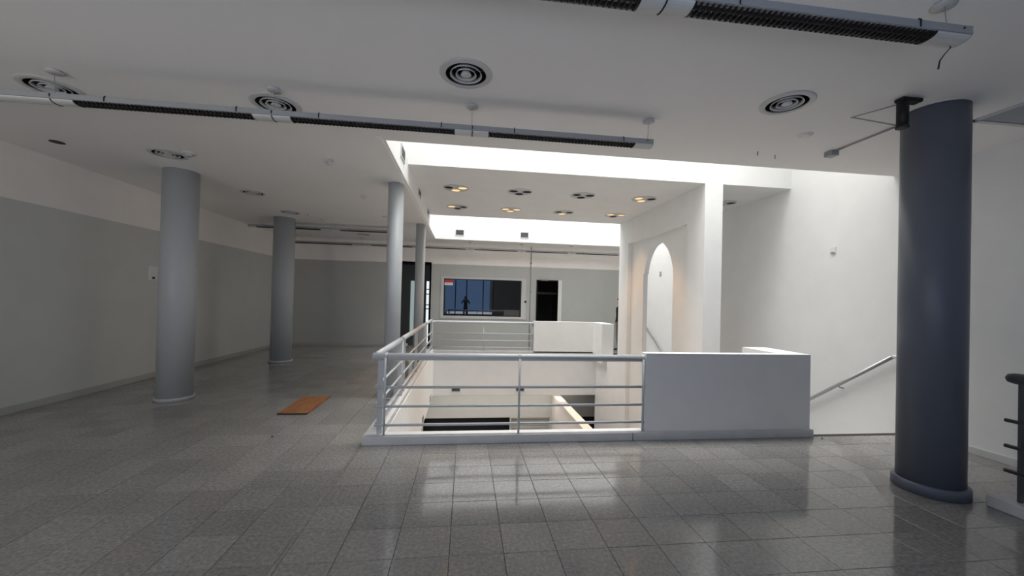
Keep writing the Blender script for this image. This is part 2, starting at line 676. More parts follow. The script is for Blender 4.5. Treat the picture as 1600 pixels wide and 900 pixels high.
# stairs beside the right wall, down to the half landing and up again
b = B()
for k in range(12):
    y0 = 4.56 + k * 0.26
    box(b, AX1 - 0.12 if y0 > 6.42 else 4.40, XR, y0, y0 + 0.265, ZL, -0.18 * (k + 1))
stair = struct('floor_stair_near', b, M['stone'])
b = B()
for k in range(12):
    y1 = 11.97 - k * 0.26
    box(b, AX1 - 0.12, XR, y1 - 0.265, y1, ZL, -0.18 * (k + 1))
struct('floor_stair_far', b, M['stone'])
b = B()
box(b, AX0 + 0.05, XR, 7.68, 8.86, ZL, ZLAND - 0.0)
struct('floor_landing', b, M['stone'])

# ------------------------------------------------------------------ back wall details
# niche with the glazed screen
b = B()
box(b, NX0 - 0.05, NX0, YB, YB + 0.8, 0, BAND + 0.05)
box(b, NX1, NX1 + 0.05, YB, YB + 0.8, 0, BAND + 0.05)
box(b, NX0, NX1, YB, YB + 0.8, BAND, BAND + 0.05)
box(b, NX0 - 0.05, NX1 + 0.05, YB + 0.8, YB + 0.85, 0, BAND + 0.05)
struct('wall_niche', b, M['teal'])
d2 = struct('door_2', (lambda b: (box(b, -1.90, -1.58, YB + 0.06, YB + 0.10, 0.0, 2.24),
                                  box(b, NX1 - 0.135, NX1 - 0.001, YB + 0.06, YB + 0.10, 0.0, 2.24), b)[-1])(B()), M['teal'])
b = B()
box(b, -1.845, -1.625, YB + 0.045, YB + 0.058, 0.35, 2.19)
obj('door_pane', b, M['pane'], d2)
b = B()
box(b, NX1 - 0.105, NX1 - 0.02, YB + 0.045, YB + 0.058, 0.10, 2.19)
obj('door_pane', b, M['pane2'], d2)
b = B()
tube(b, [(-1.615, YB + 0.05, 1.28), (-1.615, YB + 0.01, 1.28), (-1.66, YB + 0.01, 1.28)], 0.012, 8)
obj('door_handle', b, M['black'], d2)
for z in (1.24, 1.38, 1.74, 1.90):
    b = B()
    box(b, NX1 - 0.125, NX1 - 0.005, YB + 0.03, YB + 0.046, z, z + 0.03)
    obj('door_hinge', b, M['black'], d2)

# dark inner window with pale frame
fr = B()
wx0, wx1, wz0, wz1 = W2
box(fr, wx0 - 0.10, wx0, YB - 0.02, YB + 0.03, wz0 - 0.09, wz1 + 0.07)
box(fr, wx1, wx1 + 0.16, YB - 0.02, YB + 0.03, wz0 - 0.09, wz1 + 0.07)
box(fr, wx0, wx1, YB - 0.02, YB + 0.03, wz1, wz1 + 0.07)
box(fr, wx0, wx1, YB - 0.02, YB + 0.03, wz0 - 0.09, wz0)
w2 = struct('window_1', fr, M['vent'])
b = B()
box(b, wx0, wx1, YB + 0.012, YB + 0.03, wz0, wz1)
obj('window_pane', b, M['glass'], w2)
b = B()
for q in ((wx0, wx0 + 0.035, wz0, wz1), (wx1 - 0.05, wx1, wz0, wz1), (wx0, wx1, wz0, wz0 + 0.03), (wx0, wx1, wz1 - 0.03, wz1)):
    box(b, q[0], q[1], YB - 0.002, YB + 0.014, q[2], q[3])
obj('window_bead', b, M['black'], w2)
b = B()
box(b, wx0 - 0.1, wx1 + 0.1, YB + 0.10, YB + 0.15, wz0 - 0.1, wz1 + 0.1)
obj('window_back', b, M['void'], w2)

# paper notice in the corner of the window
t = thing('notice', 'small red and white paper notice in the top left corner of the dark window', 'notice', (-0.585, YB - 0.004, 2.16))
b = B()
box(b, -0.725, -0.445, YB - 0.007, YB - 0.003, 2.165, 2.255)
obj('red_field', b, M['red'], t)
b = B()
box(b, -0.725, -0.445, YB - 0.007, YB - 0.003, 2.075, 2.165)
obj('white_field', b, M['plastic'], t)

# push button beside the window
b = B()
tube(b, [(2.05, YB - 0.03, 1.575), (2.05, YB + 0.002, 1.575)], 0.04, 12)
tag(obj('push_button', b, M['black']), 'small black round push button on the back wall between dark window and doorway', 'button')

# conduit on the back wall
t = thing('wall_conduit', 'thin vertical grey conduit running down the back wall beside the dark window', 'conduit', (2.22, YB, 0))
b = B()
tube(b, [(2.22, YB - 0.015, 0.0), (2.22, YB - 0.015, ZC)], 0.011, 8)
obj('pipe', b, M['ring_seam'], t)
for z in (0.6, 1.9, 2.9):
    b = B()
    box(b, 2.19, 2.25, YB - 0.03, YB, z, z + 0.03)
    obj('clamp', b, M['ring_seam'], t)

# dark doorway
b = B()
dx0, dx1, _, dz1 = D1
box(b, dx0 - 0.04, dx0, YB - 0.02, YB + 0.15, 0, dz1 + 0.04)
box(b, dx0, dx1, YB - 0.02, YB + 0.15, dz1, dz1 + 0.04)
d1 = struct('door_1', b, M['black'])
b = B()
box(b, dx1, dx1 + 0.13, YB - 0.03, YB + 0.15, 0, dz1 + 0.04)
obj('door_jamb', b, M['plastic'], d1)
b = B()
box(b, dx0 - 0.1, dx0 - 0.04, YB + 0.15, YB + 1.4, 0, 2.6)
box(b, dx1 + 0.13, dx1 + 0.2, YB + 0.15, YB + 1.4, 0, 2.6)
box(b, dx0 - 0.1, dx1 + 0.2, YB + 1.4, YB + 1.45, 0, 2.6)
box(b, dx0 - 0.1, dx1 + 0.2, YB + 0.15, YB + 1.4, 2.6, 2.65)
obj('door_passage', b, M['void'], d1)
b = B()
box(b, dx0 - 0.02, dx1 + 0.1, YB + 0.5, YB + 0.56, 1.86, 1.93)
obj('door_transom', b, M['brownbeam'], d1)
b = B()
box(b, dx0 + 0.10, dx0 + 0.36, YB - 0.07, YB - 0.02, dz1 + 0.02, dz1 + 0.085)
tag(obj('door_closer', b, M['housing'], None, 0.01), 'grey door closer above the dark doorway in the back wall', 'door closer')

# lower storey seen through the well: openings, shutter, partition
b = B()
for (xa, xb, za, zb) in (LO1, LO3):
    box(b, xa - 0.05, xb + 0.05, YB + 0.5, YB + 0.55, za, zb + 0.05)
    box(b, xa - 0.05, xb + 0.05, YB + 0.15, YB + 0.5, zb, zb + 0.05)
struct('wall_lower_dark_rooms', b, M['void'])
b = B()
prism(b, [(LO3[1] + 0.02, -2.30), (LO3[1] + 0.02, -2.68), (LO3[1] - 0.30, -2.30)], 'y', YB - 0.01, YB + 0.02)
struct('trim_2', b, M['white'])
sh = thing('roller_shutter', 'grey roller shutter seen far below through the railing on the lower storey', 'shutter', (2.34, YB + 0.06, ZL))
n = 18
for k in range(n):
    za = ZL + (LO2[3] - ZL) * k / n
    zb = ZL + (LO2[3] - ZL) * (k + 1) / n - 0.012
    b = B()
    box(b, LO2[0] + 0.005, LO2[1] - 0.005, YB + 0.155, YB + 0.185, za, zb)
    obj('slat', b, M['shutter'], sh)
b = B()
box(b, LO2[0] + 0.02, LO2[1] - 0.02, YB + 0.187, YB + 0.195, ZL, LO2[3] + 0.02)
obj('backing', b, M['joint'], sh)
b = B()
box(b, 3.08, 3.28, 8.3, YB - 0.001, ZL, -1.66)
struct('wall_lower_partition', b, M['pinkwall'])
b = B()
box(b, 3.06, 3.30, 8.28, YB - 0.002, -1.66, -1.60)
struct('trim_coping', b, M['cream'])


def grille(label, c, axis, ww, hh, grp):
    """ventilation grille with raised frame and slats; axis is the facing normal"""
    t = thing('wall_grille', label, 'grille', c, grp)
    def to(bm):
        if axis == '+x':
            tf(bm.verts, lambda v: (c[0] - v.y, c[1] + v.x, c[2] + v.z))
        else:
            tf(bm.verts, lambda v: (c[0] + v.x, c[1] + v.y, c[2] + v.z))
        return bm
    b = B()
    e = 0.02
    box(b, -ww / 2 - e, -ww / 2, -0.015, 0, -hh / 2 - e, hh / 2 + e)
    box(b, ww / 2, ww / 2 + e, -0.015, 0, -hh / 2 - e, hh / 2 + e)
    box(b, -ww / 2, ww / 2, -0.015, 0, hh / 2, hh / 2 + e)
    box(b, -ww / 2, ww / 2, -0.015, 0, -hh / 2 - e, -hh / 2)
    obj('frame', to(b), M['vent'], t)
    b = B()
    box(b, -ww / 2, ww / 2, -0.004, 0, -hh / 2, hh / 2)
    obj('dark_back', to(b), M['void'], t)
    for k in range(5):
        z = -hh / 2 + hh * (k + 0.5) / 5
        b = B()
        vs = box(b, -ww / 2, ww / 2, -0.012, -0.005, z - 0.008, z + 0.004)
        obj('slat', to(b), M['grille'], t)
    return t


g = 'grilles in the light well'
grille('narrow grille high in the light well left side, nearest of three', (LX + 0.005, 5.88, 3.765), '+x', 0.30, 0.15, g)
grille('narrow grille high in the light well left side, middle of three', (LX + 0.005, 7.98, 3.765), '+x', 0.32, 0.15, g)
grille('narrow grille high in the light well left side, farthest of three', (LX + 0.005, 9.75, 3.775), '+x', 0.32, 0.15, g)
grille('pale patterned grille on the white light well back face, left of two', (-0.24, LY1 - 0.006, 3.71), '-y', 0.24, 0.16, g)
grille('dark grille on the white light well back face, right of two', (1.82, LY1 - 0.006, 3.72), '-y', 0.24, 0.16, g)
g = 'grilles in the floor well'
grille('grey grille on the white well face behind the front railing, left of two', (-0.23, WY1 - 0.014, -1.13), '-y', 0.24, 0.14, g)
grille('grey grille on the white well face just behind the middle railing post', (1.75, WY1 - 0.014, -1.13), '-y', 0.24, 0.14, g)
grille('edge-on grille low on the white well left side, farther of two', (WX0 + 0.013, 11.0, -1.16), '+x', 0.24, 0.15, g)
grille('edge-on grille low on the white well left side, nearer of two', (WX0 + 0.013, 9.1, -1.16), '+x', 0.24, 0.15, g)

# ------------------------------------------------------------------ floor tiles
TW, TD, TX0, TY0 = 0.3519, 0.3313, -0.064, 4.1716
G = 0.0032
b = B()
hw, hd = TW / 2 - G / 2, TD / 2 - G / 2
vs = [b.verts.new(p) for p in ((-hw, -hd, -TT), (hw, -hd, -TT), (hw, hd, -TT), (-hw, hd, -TT),
                               (-hw, -hd, -0.0015), (hw, -hd, -0.0015), (hw, hd, -0.0015), (-hw, hd, -0.0015),
                               (-hw + .0018, -hd + .0018, 0), (hw - .0018, -hd + .0018, 0), (hw - .0018, hd - .0018, 0), (-hw + .0018, hd - .0018, 0))]
for q in ((0, 1, 5, 4), (1, 2, 6, 5), (2, 3, 7, 6), (3, 0, 4, 7), (4, 5, 9, 8), (5, 6, 10, 9), (6, 7, 11, 10), (7, 4, 8, 11), (8, 9, 10, 11)):
    b.faces.new([vs[i] for i in q])
tile_me = bpy.data.meshes.new('floor_tile')
bmesh.ops.recalc_face_normals(b, faces=b.faces)
b.to_mesh(tile_me)
b.free()
tile_me.materials.append(M['tile'])


def seen(x, y):
    if y < 0.3:
        return False
    d = Vector((x, y, -1.65))
    zc = _fw.dot(d)
    if zc < 0.3:
        return False
    u = 800 + 605 * _rx.dot(d) / zc
    v = 462 - 605 * _up.dot(d) / zc
    return -20 < u < 1620 and v < 925


free = [(XL, WX0 - 0.16, YF, YB), (WX0 - 0.16, XR, YF, 4.44), (WX0 - 0.16, XR, WY1 + 0.08, YB)]
full, cut = [], []
i0, i1 = int((XL - TX0) / TW) - 2, int((XR - TX0) / TW) + 2
j0, j1 = int((YF - TY0) / TD) - 2, int((YB - TY0) / TD) + 2
for i in range(i0, i1 + 1):
    for j in range(j0, j1 + 1):
        xa, xb = TX0 + i * TW, TX0 + (i + 1) * TW
        ya, yb = TY0 + j * TD, TY0 + (j + 1) * TD
        for (fx0, fx1, fy0, fy1) in free:
            ax, bx_, ay, by_ = max(xa, fx0), min(xb, fx1), max(ya, fy0), min(yb, fy1)
            if bx_ - ax < 0.02 or by_ - ay < 0.02:
                continue
            if bx_ - ax > TW - 1e-4 and by_ - ay > TD - 1e-4 and seen((xa + xb) / 2, (ya + yb) / 2):
                full.append(((xa + xb) / 2, (ya + yb) / 2))
            else:
                cut.append((ax, bx_, ay, by_))
full.sort(key=lambda p: p[0] * p[0] + p[1] * p[1])
for (x, y) in full[:300]:
    o = bpy.data.objects.new('floor_tile', tile_me)
    COL.objects.link(o)
    o.parent = floor
    o.location = (x, y, random.uniform(-0.0005, 0.0005))
    o.rotation_euler = (random.gauss(0, 0.0011), random.gauss(0, 0.0011), 0)
for (x, y) in full[300:]:
    cut.append((x - TW / 2, x + TW / 2, y - TD / 2, y + TD / 2))
b = B()
for (xa, xb, ya, yb) in cut:
    e = G / 2
    dz = random.uniform(-0.0004, 0.0004)
    vs = [b.verts.new(p) for p in ((xa + e, ya + e, -TT), (xb - e, ya + e, -TT), (xb - e, yb - e, -TT), (xa + e, yb - e, -TT),
                                   (xa + e, ya + e, dz), (xb - e, ya + e, dz), (xb - e, yb - e, dz), (xa + e, yb - e, dz))]
    for q in ((0, 1, 5, 4), (1, 2, 6, 5), (2, 3, 7, 6), (3, 0, 4, 7), (4, 5, 6, 7)):
        b.faces.new([vs[k] for k in q])
o = obj('floor_tiles_far', b, M['tilefar'], floor, 0.0, 'stuff')

# ------------------------------------------------------------------ columns


def column(label, x, y, r, ring, z1=ZC, mat='column'):
    t = thing('round_column', label, 'column', (x, y, 0), 'round columns')
    b = B()
    lathe(b, [(0, 0.0), (r, 0.0), (r, z1), (0, z1)], (x, y, 0), 64)
    sh_ = obj('shaft', b, M[mat], t)
    for f in sh_.data.polygons:
        f.use_smooth = abs(f.normal.z) < 0.5
    b = B()
    h, e = ring
    lathe(b, [(r + 0.001, 0.0), (r + e, 0.0), (r + e, h * 0.8), (r + e * 0.75, h), (r + 0.001, h)], (x, y, 0), 64)
    obj('base_ring', b, M[mat], t)
    b = B()
    lathe(b, [(r + 0.001, z1 - 0.004), (r + 0.03, z1 - 0.004), (r + 0.034, z1 - 0.0005)], (x, y, 0), 64)
    obj('top_ring', b, M['ceil'], t)
    return t


column('thick round column nearest the camera at far right, blue shade in its paint', 4.274, 3.091, 0.228, (0.095, 0.03), ZC, 'shadecolumn')
column('thick grey round column standing nearest the left wall, under a round ceiling vent', -4.39, 6.51, 0.227, (0.05, 0.022))
column('second thick grey round column along the left side, farther from the camera', -4.415, 9.99, 0.233, (0.05, 0.022))
column('slim pale round column close beside the left railing, nearer of the two slim ones', -1.17, 6.48, 0.123, (0.03, 0.012))
column('slim pale round column at the far end of the left railing', -1.17, 9.98, 0.118, (0.03, 0.012))

# ------------------------------------------------------------------ railings
ZR = 0.967
BARS = (0.625, 0.41, 0.20)

rl = thing('guard_railing', 'grey tubular guard railing on the front kerb of the floor well', 'railing', (0.6, 4.53, 0.09), 'guard railings')
b = B()
tube(b, [(-1.02, 4.53, ZR), (2.235, 4.53, ZR)], 0.042, 20)
obj('top_rail', b, M['rail'], rl)
for z in BARS:
    b = B()
    tube(b, [(-0.985, 4.50, z), (2.20, 4.50, z)], 0.0155, 12)
    obj('bar', b, M['rail'], rl)
b = B()
box(b, -0.965, -0.905, 4.535, 4.548, 0.09, ZR - 0.02)
obj('flat_post', b, M['rail'], rl)
for x in (-0.875, 0.648, 2.166):
    b = B()
    tube(b, [(x, 4.485, 0.085), (x, 4.485, ZR - 0.01)], 0.013, 10)
    obj('post', b, M['rail'], rl)
    b = B()
    tube(b, [(x - 0.018, 4.53, ZR), (x + 0.018, 4.53, ZR)], 0.046, 20)
    obj('collar', b, M['rail'], rl)
b = B()
box(b, 2.185, 2.20, 4.50, 4.56, 0.09, ZR - 0.02)
obj('flat_post', b, M['rail'], rl)

RXL = -1.0
segs = [('grey guard railing on the left kerb, section before the first slim column', 4.60, 6.28),
        ('grey guard railing on the left kerb, section between the two slim columns', 6.46, 9.86),
        ('grey guard railing on the left kerb, short last section by the far corner', 10.02, 11.78)]
for (lab, y0, y1) in segs:
    rl = thing('guard_railing', lab, 'railing', (RXL, (y0 + y1) / 2, 0.088), 'guard railings')
    b = B()
    tube(b, [(RXL, y0 - 0.022, ZR), (RXL, y1, ZR)], 0.040, 16)
    obj('top_rail', b, M['rail'], rl)
    for z in BARS:
        b = B()
        tube(b, [(RXL + 0.02, y0 - 0.02, z), (RXL + 0.02, y1 + 0.02, z)], 0.0155, 10)
        obj('bar', b, M['rail'], rl)
    np_ = 3 if y1 - y0 > 2.5 else 2
    for k in range(np_):
        y = y0 + 0.12 + (y1 - y0 - 0.14) * k / (np_ - 1)
        if k == 0 and y0 < 5:
            continue
        b = B()
        box(b, RXL - 0.03, RXL + 0.03, y - 0.007, y + 0.007, 0.085, ZR - 0.02)
        obj('flat_post', b, M['rail'], rl)
    b = B()
    tube(b, [(RXL + 0.03, y1, 0.085), (RXL + 0.03, y1, ZR - 0.01)], 0.014, 8)
    obj('post', b, M['rail'], rl)

rl = thing('guard_railing', 'grey guard railing on the far side of the floor well below the dark window', 'railing', (0.6, 11.94, 0.05), 'guard railings')
b = B()
c0 = Vector((RXL, 11.80, ZR - 0.05))
pts = [(RXL, 11.80, ZR - 0.05)]
for k in range(1, 7):
    a = k / 6 * PI / 2
    pts.append((RXL + 0.14 * (1 - math.cos(a)), 11.80 + 0.14 * math.sin(a), ZR - 0.05))
pts.append((2.12, 11.94, ZR - 0.05))
tube(b, pts, 0.040, 14)
obj('top_rail', b, M['rail'], rl)
for z in BARS:
    b = B()
    tube(b, [(-0.86, 11.93, z - 0.045), (2.10, 11.93, z - 0.045)], 0.016, 10)
    obj('bar', b, M['rail'], rl)
for x in (-0.97, 0.57, 2.10):
    b = B()
    tube(b, [(x, 11.95, 0.045), (x, 11.95, ZR - 0.06)], 0.016, 8)
    obj('post', b, M['rail'], rl)

# grey railing at the right picture edge, its unlit look painted dark
kx = 4.55
b = B()
box(b, kx - 0.12, kx + 0.12, 0.4, 2.80, 0.0, 0.095)
obj('trim_kerb_right', b, M['stone'], None, 0.008, 'structure')
rl = thing('guard_railing', 'grey railing end painted in shade at the right picture edge beside the thick column', 'railing', (kx, 1.6, 0.095), 'guard railings')
b = B()
tube(b, [(kx, 0.5, 1.095), (kx, 2.70, 1.095), (kx, 2.74, 1.095), (kx, 2.757, 1.095)], [0.045, 0.045, 0.036, 0.015], 18)
obj('top_rail', b, M['shaderail'], rl)
for z in (0.742, 0.53, 0.325):
    b = B()
    tube(b, [(kx - 0.025, 0.5, z), (kx - 0.025, 2.745, z)], 0.016, 12)
    obj('bar', b, M['shaderail'], rl)
for y in (0.9, 2.655):
    b = B()
    box(b, kx - 0.035, kx + 0.035, y - 0.010, y + 0.010, 0.09, 1.07)
    obj('flat_post', b, M['shaderail'], rl)


def handrail(label, p0, p1, endstub):
    t = thing('stair_handrail', label, 'handrail', p0, 'stair handrails')
    b = B()
    d = (Vector(p1) - Vector(p0))
    tube(b, [p0, p1], 0.026, 14)
    obj('rail', b, M['steel'], t)
    b = B()
    tube(b, [p0, (p0[0], p0[1] + endstub, p0[2] + 0.004)], 0.026, 14)
    tube(b, [(p0[0], p0[1] + endstub, p0[2] + 0.004), (XR + 0.001, p0[1] + endstub, p0[2] + 0.004)], 0.024, 12)
    obj('wall_return', b, M['plastic'], t)
    for f in (0.25, 0.75):
        q = Vector(p0) + d * f
        b = B()
        tube(b, [q, q + Vector((0, 0, -0.05)), (XR + 0.001, q.y, q.z - 0.06)], 0.009, 8)
        obj('bracket', b, M['steel'], t)


handrail('grey metal handrail sloping down the right wall beside the thick column', (5.79, 4.62, 1.0), (5.79, 7.65, -1.16), -0.16)
handrail('grey metal handrail on the right wall seen through the pointed arch', (5.79, 12.05, 0.96), (5.79, 8.98, -0.95), 0.14)

# ------------------------------------------------------------------ suspended strip lights


def strip_light(label, y, ztop, x_end, joints, x_start, sections, canopy_xs, loose=False, canopy_y=0.0, vis=True, hz=0.055):
    """run of louvred strip lights along x, hung from the ceiling"""
    t = thing('strip_light', label, 'lamp', ((x_end + x_start) / 2, y, ztop), 'suspended strip lights')
    hw_ = 0.065
    zb = ztop - hz
    # channel housing
    b = B()
    prism(b, [(y - hw_ + 0.006, ztop), (y + hw_ - 0.006, ztop), (y + hw_, zb + 0.008), (y + hw_ - 0.012, zb + 0.006), (y + hw_ - 0.016, zb + 0.030),
              (y - hw_ + 0.016, zb + 0.030), (y - hw_ + 0.012, zb + 0.006), (y - hw_, zb + 0.008)], 'x', x_start, x_end)
    obj('housing', b, M['housing'], t)
    b = B()
    box(b, x_start + 0.005, x_end - 0.005, y - hw_ + 0.018, y + hw_ - 0.018, zb + 0.0265, zb + 0.0295)
    obj('reflector', b, M['plastic'], t)
    arc = [(y - hw_ + 0.010, zb + 0.012)]
    for k in range(9):
        a = PI * k / 8
        arc.append((y - (hw_ - 0.008) * math.cos(a), zb + 0.006 - 0.022 * math.sin(a)))
    arc.append((y + hw_ - 0.010, zb + 0.012))
    # blank covers between louvres
    edges = [x_start] + [e for s_ in sections for e in s_] + [x_end]
    for k in range(0, len(edges), 2):
        if edges[k + 1] - edges[k] > 0.02:
            b = B()
            prism(b, arc, 'x', edges[k], edges[k + 1])
            obj('blank_cover', b, M['cover'], t)
    for (xa, xb) in sections:
        b = B()
        n_ = max(4, int((xb - xa) / 0.033))
        for k in range(n_ + 1):
            x = xa + 0.004 + (xb - xa - 0.008) * k / n_
            prism(b, arc, 'x', x - 0.0022, x + 0.0022)
        for yy in (-0.022, 0.022):
            box(b, xa, xb, y + yy - 0.0012, y + yy + 0.0012, zb - 0.012, zb + 0.012)
        obj('louvre', b, M['blade'], t, 0.0, 'stuff')
        for e in (xa, xb):
            b = B()
            prism(b, [(q[0], q[1] - (0.001 if 0 < i_ < 10 else 0)) for i_, q in enumerate(arc)], 'x', e - 0.006, e + 0.006)
            obj('louvre_end', b, M['black'], t)
    for x in joints:
        b = B()
        pts = [(x, q[0], q[1] - 0.002) for q in arc[1:-1]]
        pts = [(x, y - hw_ - 0.002, ztop - 0.01)] + pts + [(x, y + hw_ + 0.002, ztop - 0.01)]
        tube(b, pts, 0.0045, 6)
        obj('joint_band', b, M['black'], t)
    for (xa, xb) in sections:
        for x in (xa + 0.24, xb - 0.12):
            b = B()
            tube(b, [(x, y - hw_ - 0.001, zb + 0.01), (x, y - hw_ - 0.002, ztop - 0.006), (x, y - hw_ + 0.012, ztop + 0.008)], 0.004, 6)
            obj('clip', b, M['black'], t)
    for x in canopy_xs:
        b = B()
        lathe(b, [(0, 0), (0.055, 0), (0.058, 0.008), (0.05, 0.022), (0, 0.024)], (x, y + canopy_y, ZC - 0.024), 24)
        cp = obj('canopy', b, M['vent'], t)
        b = B()
        tube(b, [(x, y + canopy_y * 0.5, ztop - 0.004), (x, y + canopy_y, ZC - 0.02)], 0.0022, 6)
        obj('hanging_wire', b, M['ring_seam'], cp)
    # end plate
    for xe in (x_start, x_end):
        b = B()
        prism(b, arc[1:-1] + [(y + hw_ - 0.004, ztop), (y - hw_ + 0.004, ztop)], 'x', xe - 0.003, xe + 0.003)
        ep = obj('end_plate', b, M['housing'], t)
    b = B()
    tube(b, [(x_end - 0.06, y - hw_ - 0.002, ztop - 0.02), (x_end - 0.06, y - hw_ + 0.01, ztop - 0.02)], 0.006, 8)
    obj('screw', b, M['black'], t)
    if loose:
        b = B()
        tube(b, [(x_end - 0.05, y + 0.02, zb), (x_end - 0.03, y + 0.02, zb - 0.02), (x_end - 0.06, y + 0.03, zb - 0.06), (x_end - 0.09, y + 0.03, zb - 0.10), (x_end - 0.10, y + 0.03, zb - 0.15)],
             [0.003, 0.003, 0.003, 0.004, 0.005], 6)
        obj('loose_cable', b, M['black'], t)
    return t


strip_light('louvred strip light nearest the camera with a loose black cable, top right', 1.945, 3.285, 2.85, (1.0, -0.78),
            -4.3, [(-4.1, -2.63), (-2.34, -0.88), (-0.66, 0.86), (1.16, 2.62)], (2.80, 1.0, -0.78, -2.5), True, 0.04)
strip_light('long louvred strip light hanging across the ceiling before the light well', 3.725, 3.285, 1.82, (0.02, -1.76, -3.5),
            -5.4, [(-5.15, -3.95), (-3.33, -1.93), (-1.60, -0.15), (0.18, 1.63)], (1.78, 0.015, -1.755, -3.5), False, -0.03)
strip_light('short far strip light on the left side ceiling behind the columns', 10.62, 3.40, -1.80, (-3.55,),
            -5.55, [(-5.35, -3.80), (-3.30, -1.95)], (-3.55, -5.4), False, 0.36)
strip_light('farthest strip light running in front of the back wall above the dark window', 12.72, 3.30, 5.3, (-3.3, -1.6, 0.1, 1.8, 3.5),
            -5.62, [(-5.55, -3.6), (-3.0, -1.75), (-1.45, -0.05), (0.25, 1.65), (1.95, 3.35), (3.65, 5.1)], (-5.3, -3.3, -1.6, 0.1, 1.8, 3.5), False, 0.0)

# ------------------------------------------------------------------ round ceiling diffusers


def diffuser(label, k):
    x, y, R = VENTS[k]
    t = thing('round_vent', label, 'vent', (x, y, ZC), 'round ceiling vents')
    b = B()
    lathe(b, [(R, 0.0), (R, -0.005), (R * 0.97, -0.009), (R * 0.80, -0.014), (R * 0.765, -0.012), (R * 0.77, -0.007), (R * 0.80, -0.004), (R * 0.81, 0.0)], (x, y, ZC), 48, True)
    obj('outer_ring', b, M['vent'], t)
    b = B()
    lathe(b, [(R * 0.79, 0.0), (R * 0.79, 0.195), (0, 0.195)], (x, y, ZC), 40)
    obj('duct', b, M['void'], t)  # inside coloured black to stand for the shade in the recess
    for rr in (0.58, 0.37):
        b = B()
        lathe(b, [(R * rr, -0.013), (R * (rr + 0.028), -0.013), (R * (rr - 0.03), 0.012), (R * (rr - 0.05), 0.012)], (x, y, ZC), 40, True)
        obj('cone_ring', b, M['vent'], t)
    b = B()
    lathe(b, [(0, -0.013), (R * 0.18, -0.013), (R * 0.20, -0.010), (R * 0.12, 0.03), (0, 0.03)], (x, y, ZC), 32)
    obj('centre_disc', b, M['vent'], t)
    b = B()
    for a in (0, PI / 2):
        c_, s_ = math.cos(a), math.sin(a)
        tube(b, [(x - R * 0.79 * c_, y - R * 0.79 * s_, ZC + 0.035), (x + R * 0.79 * c_, y + R * 0.79 * s_, ZC + 0.035)], 0.004, 6)
    obj('spider_bracket', b, M['grille'], t, 0.0, 'stuff')
    return t


for k, lab in enumerate((
        'round white ceiling vent with concentric rings, above the middle, nearest the camera',
        'round white ceiling vent at upper right, left of the blue column',
        'round ceiling vent at far left, partly behind the long strip light',
        'round ceiling vent behind the middle of the long strip light',
        'round ceiling vent just before the top of the nearer thick left column',
        'small looking round ceiling vent between the two thick left columns',
        'round ceiling vent just before the top of the farther thick left column',
        'farthest round ceiling vent, half hidden by the far strip light')):
    diffuser(lab, k)

# ------------------------------------------------------------------ triple downlights in the soffit
rows_y = (7.65, 9.22)
cols_x = (-0.25, 1.02, 2.31, 3.62)
state = {(0, 0): (0, 1, 1), (0, 1): (0, 0, 0), (0, 2): (0, 0, 0), (0, 3): (1, 0, 1),
         (1, 0): (1, 0, 0), (1, 1): (1, 1, 1), (1, 2): (0, 0, 1), (1, 3): (1, 1, 0), (0, 4): (0, 0, 0)}
dl_label = {(0, 0): 'triple ceiling downlight with two lamps lit, front row, leftmost',
            (0, 1): 'triple ceiling downlight with all lamps dark, front row, second from left',
            (0, 2): 'triple ceiling downlight with all lamps dark, front row, third from left',
            (0, 3): 'triple ceiling downlight with two lamps lit, front row, next to the arch wall',
            (1, 0): 'triple ceiling downlight with only the left lamp lit, back row, leftmost',
            (1, 1): 'triple ceiling downlight with all three lamps lit, back row',
            (1, 2): 'triple ceiling downlight with only the middle lamp lit, back row',
            (1, 3): 'triple ceiling downlight with two lamps lit, back row, nearest the arch wall',
            (0, 4): 'dark downlight half hidden behind the edge of the arch wall'}
for (r_, c_), st in state.items():
    x, y = (5.36, 7.6) if c_ == 4 else (cols_x[c_], rows_y[r_])
    t = thing('triple_downlight', dl_label[(r_, c_)], 'downlight', (x, y, SOF), 'downlights in the soffit')
    b = B()
    lathe(b, [(0, -0.006), (0.242, -0.006), (0.250, -0.004), (0.252, 0.0)], (x, y, SOF), 40)
    obj('trim_plate', b, M['vent'], t)
    for k, (ox, oy) in enumerate(((-0.135, -0.055), (0.135, -0.055), (0.0, 0.125))):
        b = B()
        lathe(b, [(0.098, -0.006), (0.098, -0.016), (0.088, -0.016), (0.086, -0.007)], (x + ox, y + oy, SOF), 28)
        rg = obj('lamp_ring', b, M['vent'], t)
        b = B()
        lathe(b, [(0, -0.0075), (0.0865, -0.0075)], (x + ox, y + oy, SOF), 28)
        obj('lamp_face', b, M['warm'] if st[k] else M['void'], rg)
        if st[k]:
            d = bpy.data.lights.new('downlight_beam', 'SPOT')
            d.energy = 75
            d.color = (1.0, 0.56, 0.26)
            d.spot_size = 1.2
            d.spot_blend = 0.85
            d.shadow_soft_size = 0.06
            lo = bpy.data.objects.new('downlight_beam', d)
            lo.location = (x + ox, y + oy, SOF - 0.03)
            COL.objects.link(lo)

# ------------------------------------------------------------------ small ceiling things


def ceiling_disc(name, label, cat, x, y, r, h, grp=None):
    t = thing(name, label, cat, (x, y, ZC), grp)
    b = B()
    lathe(b, [(r, 0), (r, -h * 0.4), (r * 0.9, -h * 0.55), (0, -h * 0.55)], (x, y, ZC), 24)
    obj('base', b, M['vent'], t)
    b = B()
    lathe(b, [(r * 0.55, -h * 0.5), (r * 0.5, -h), (0, -h)], (x, y, ZC), 20)
    obj('sensor_head', b, M['vent'], t)
    return t


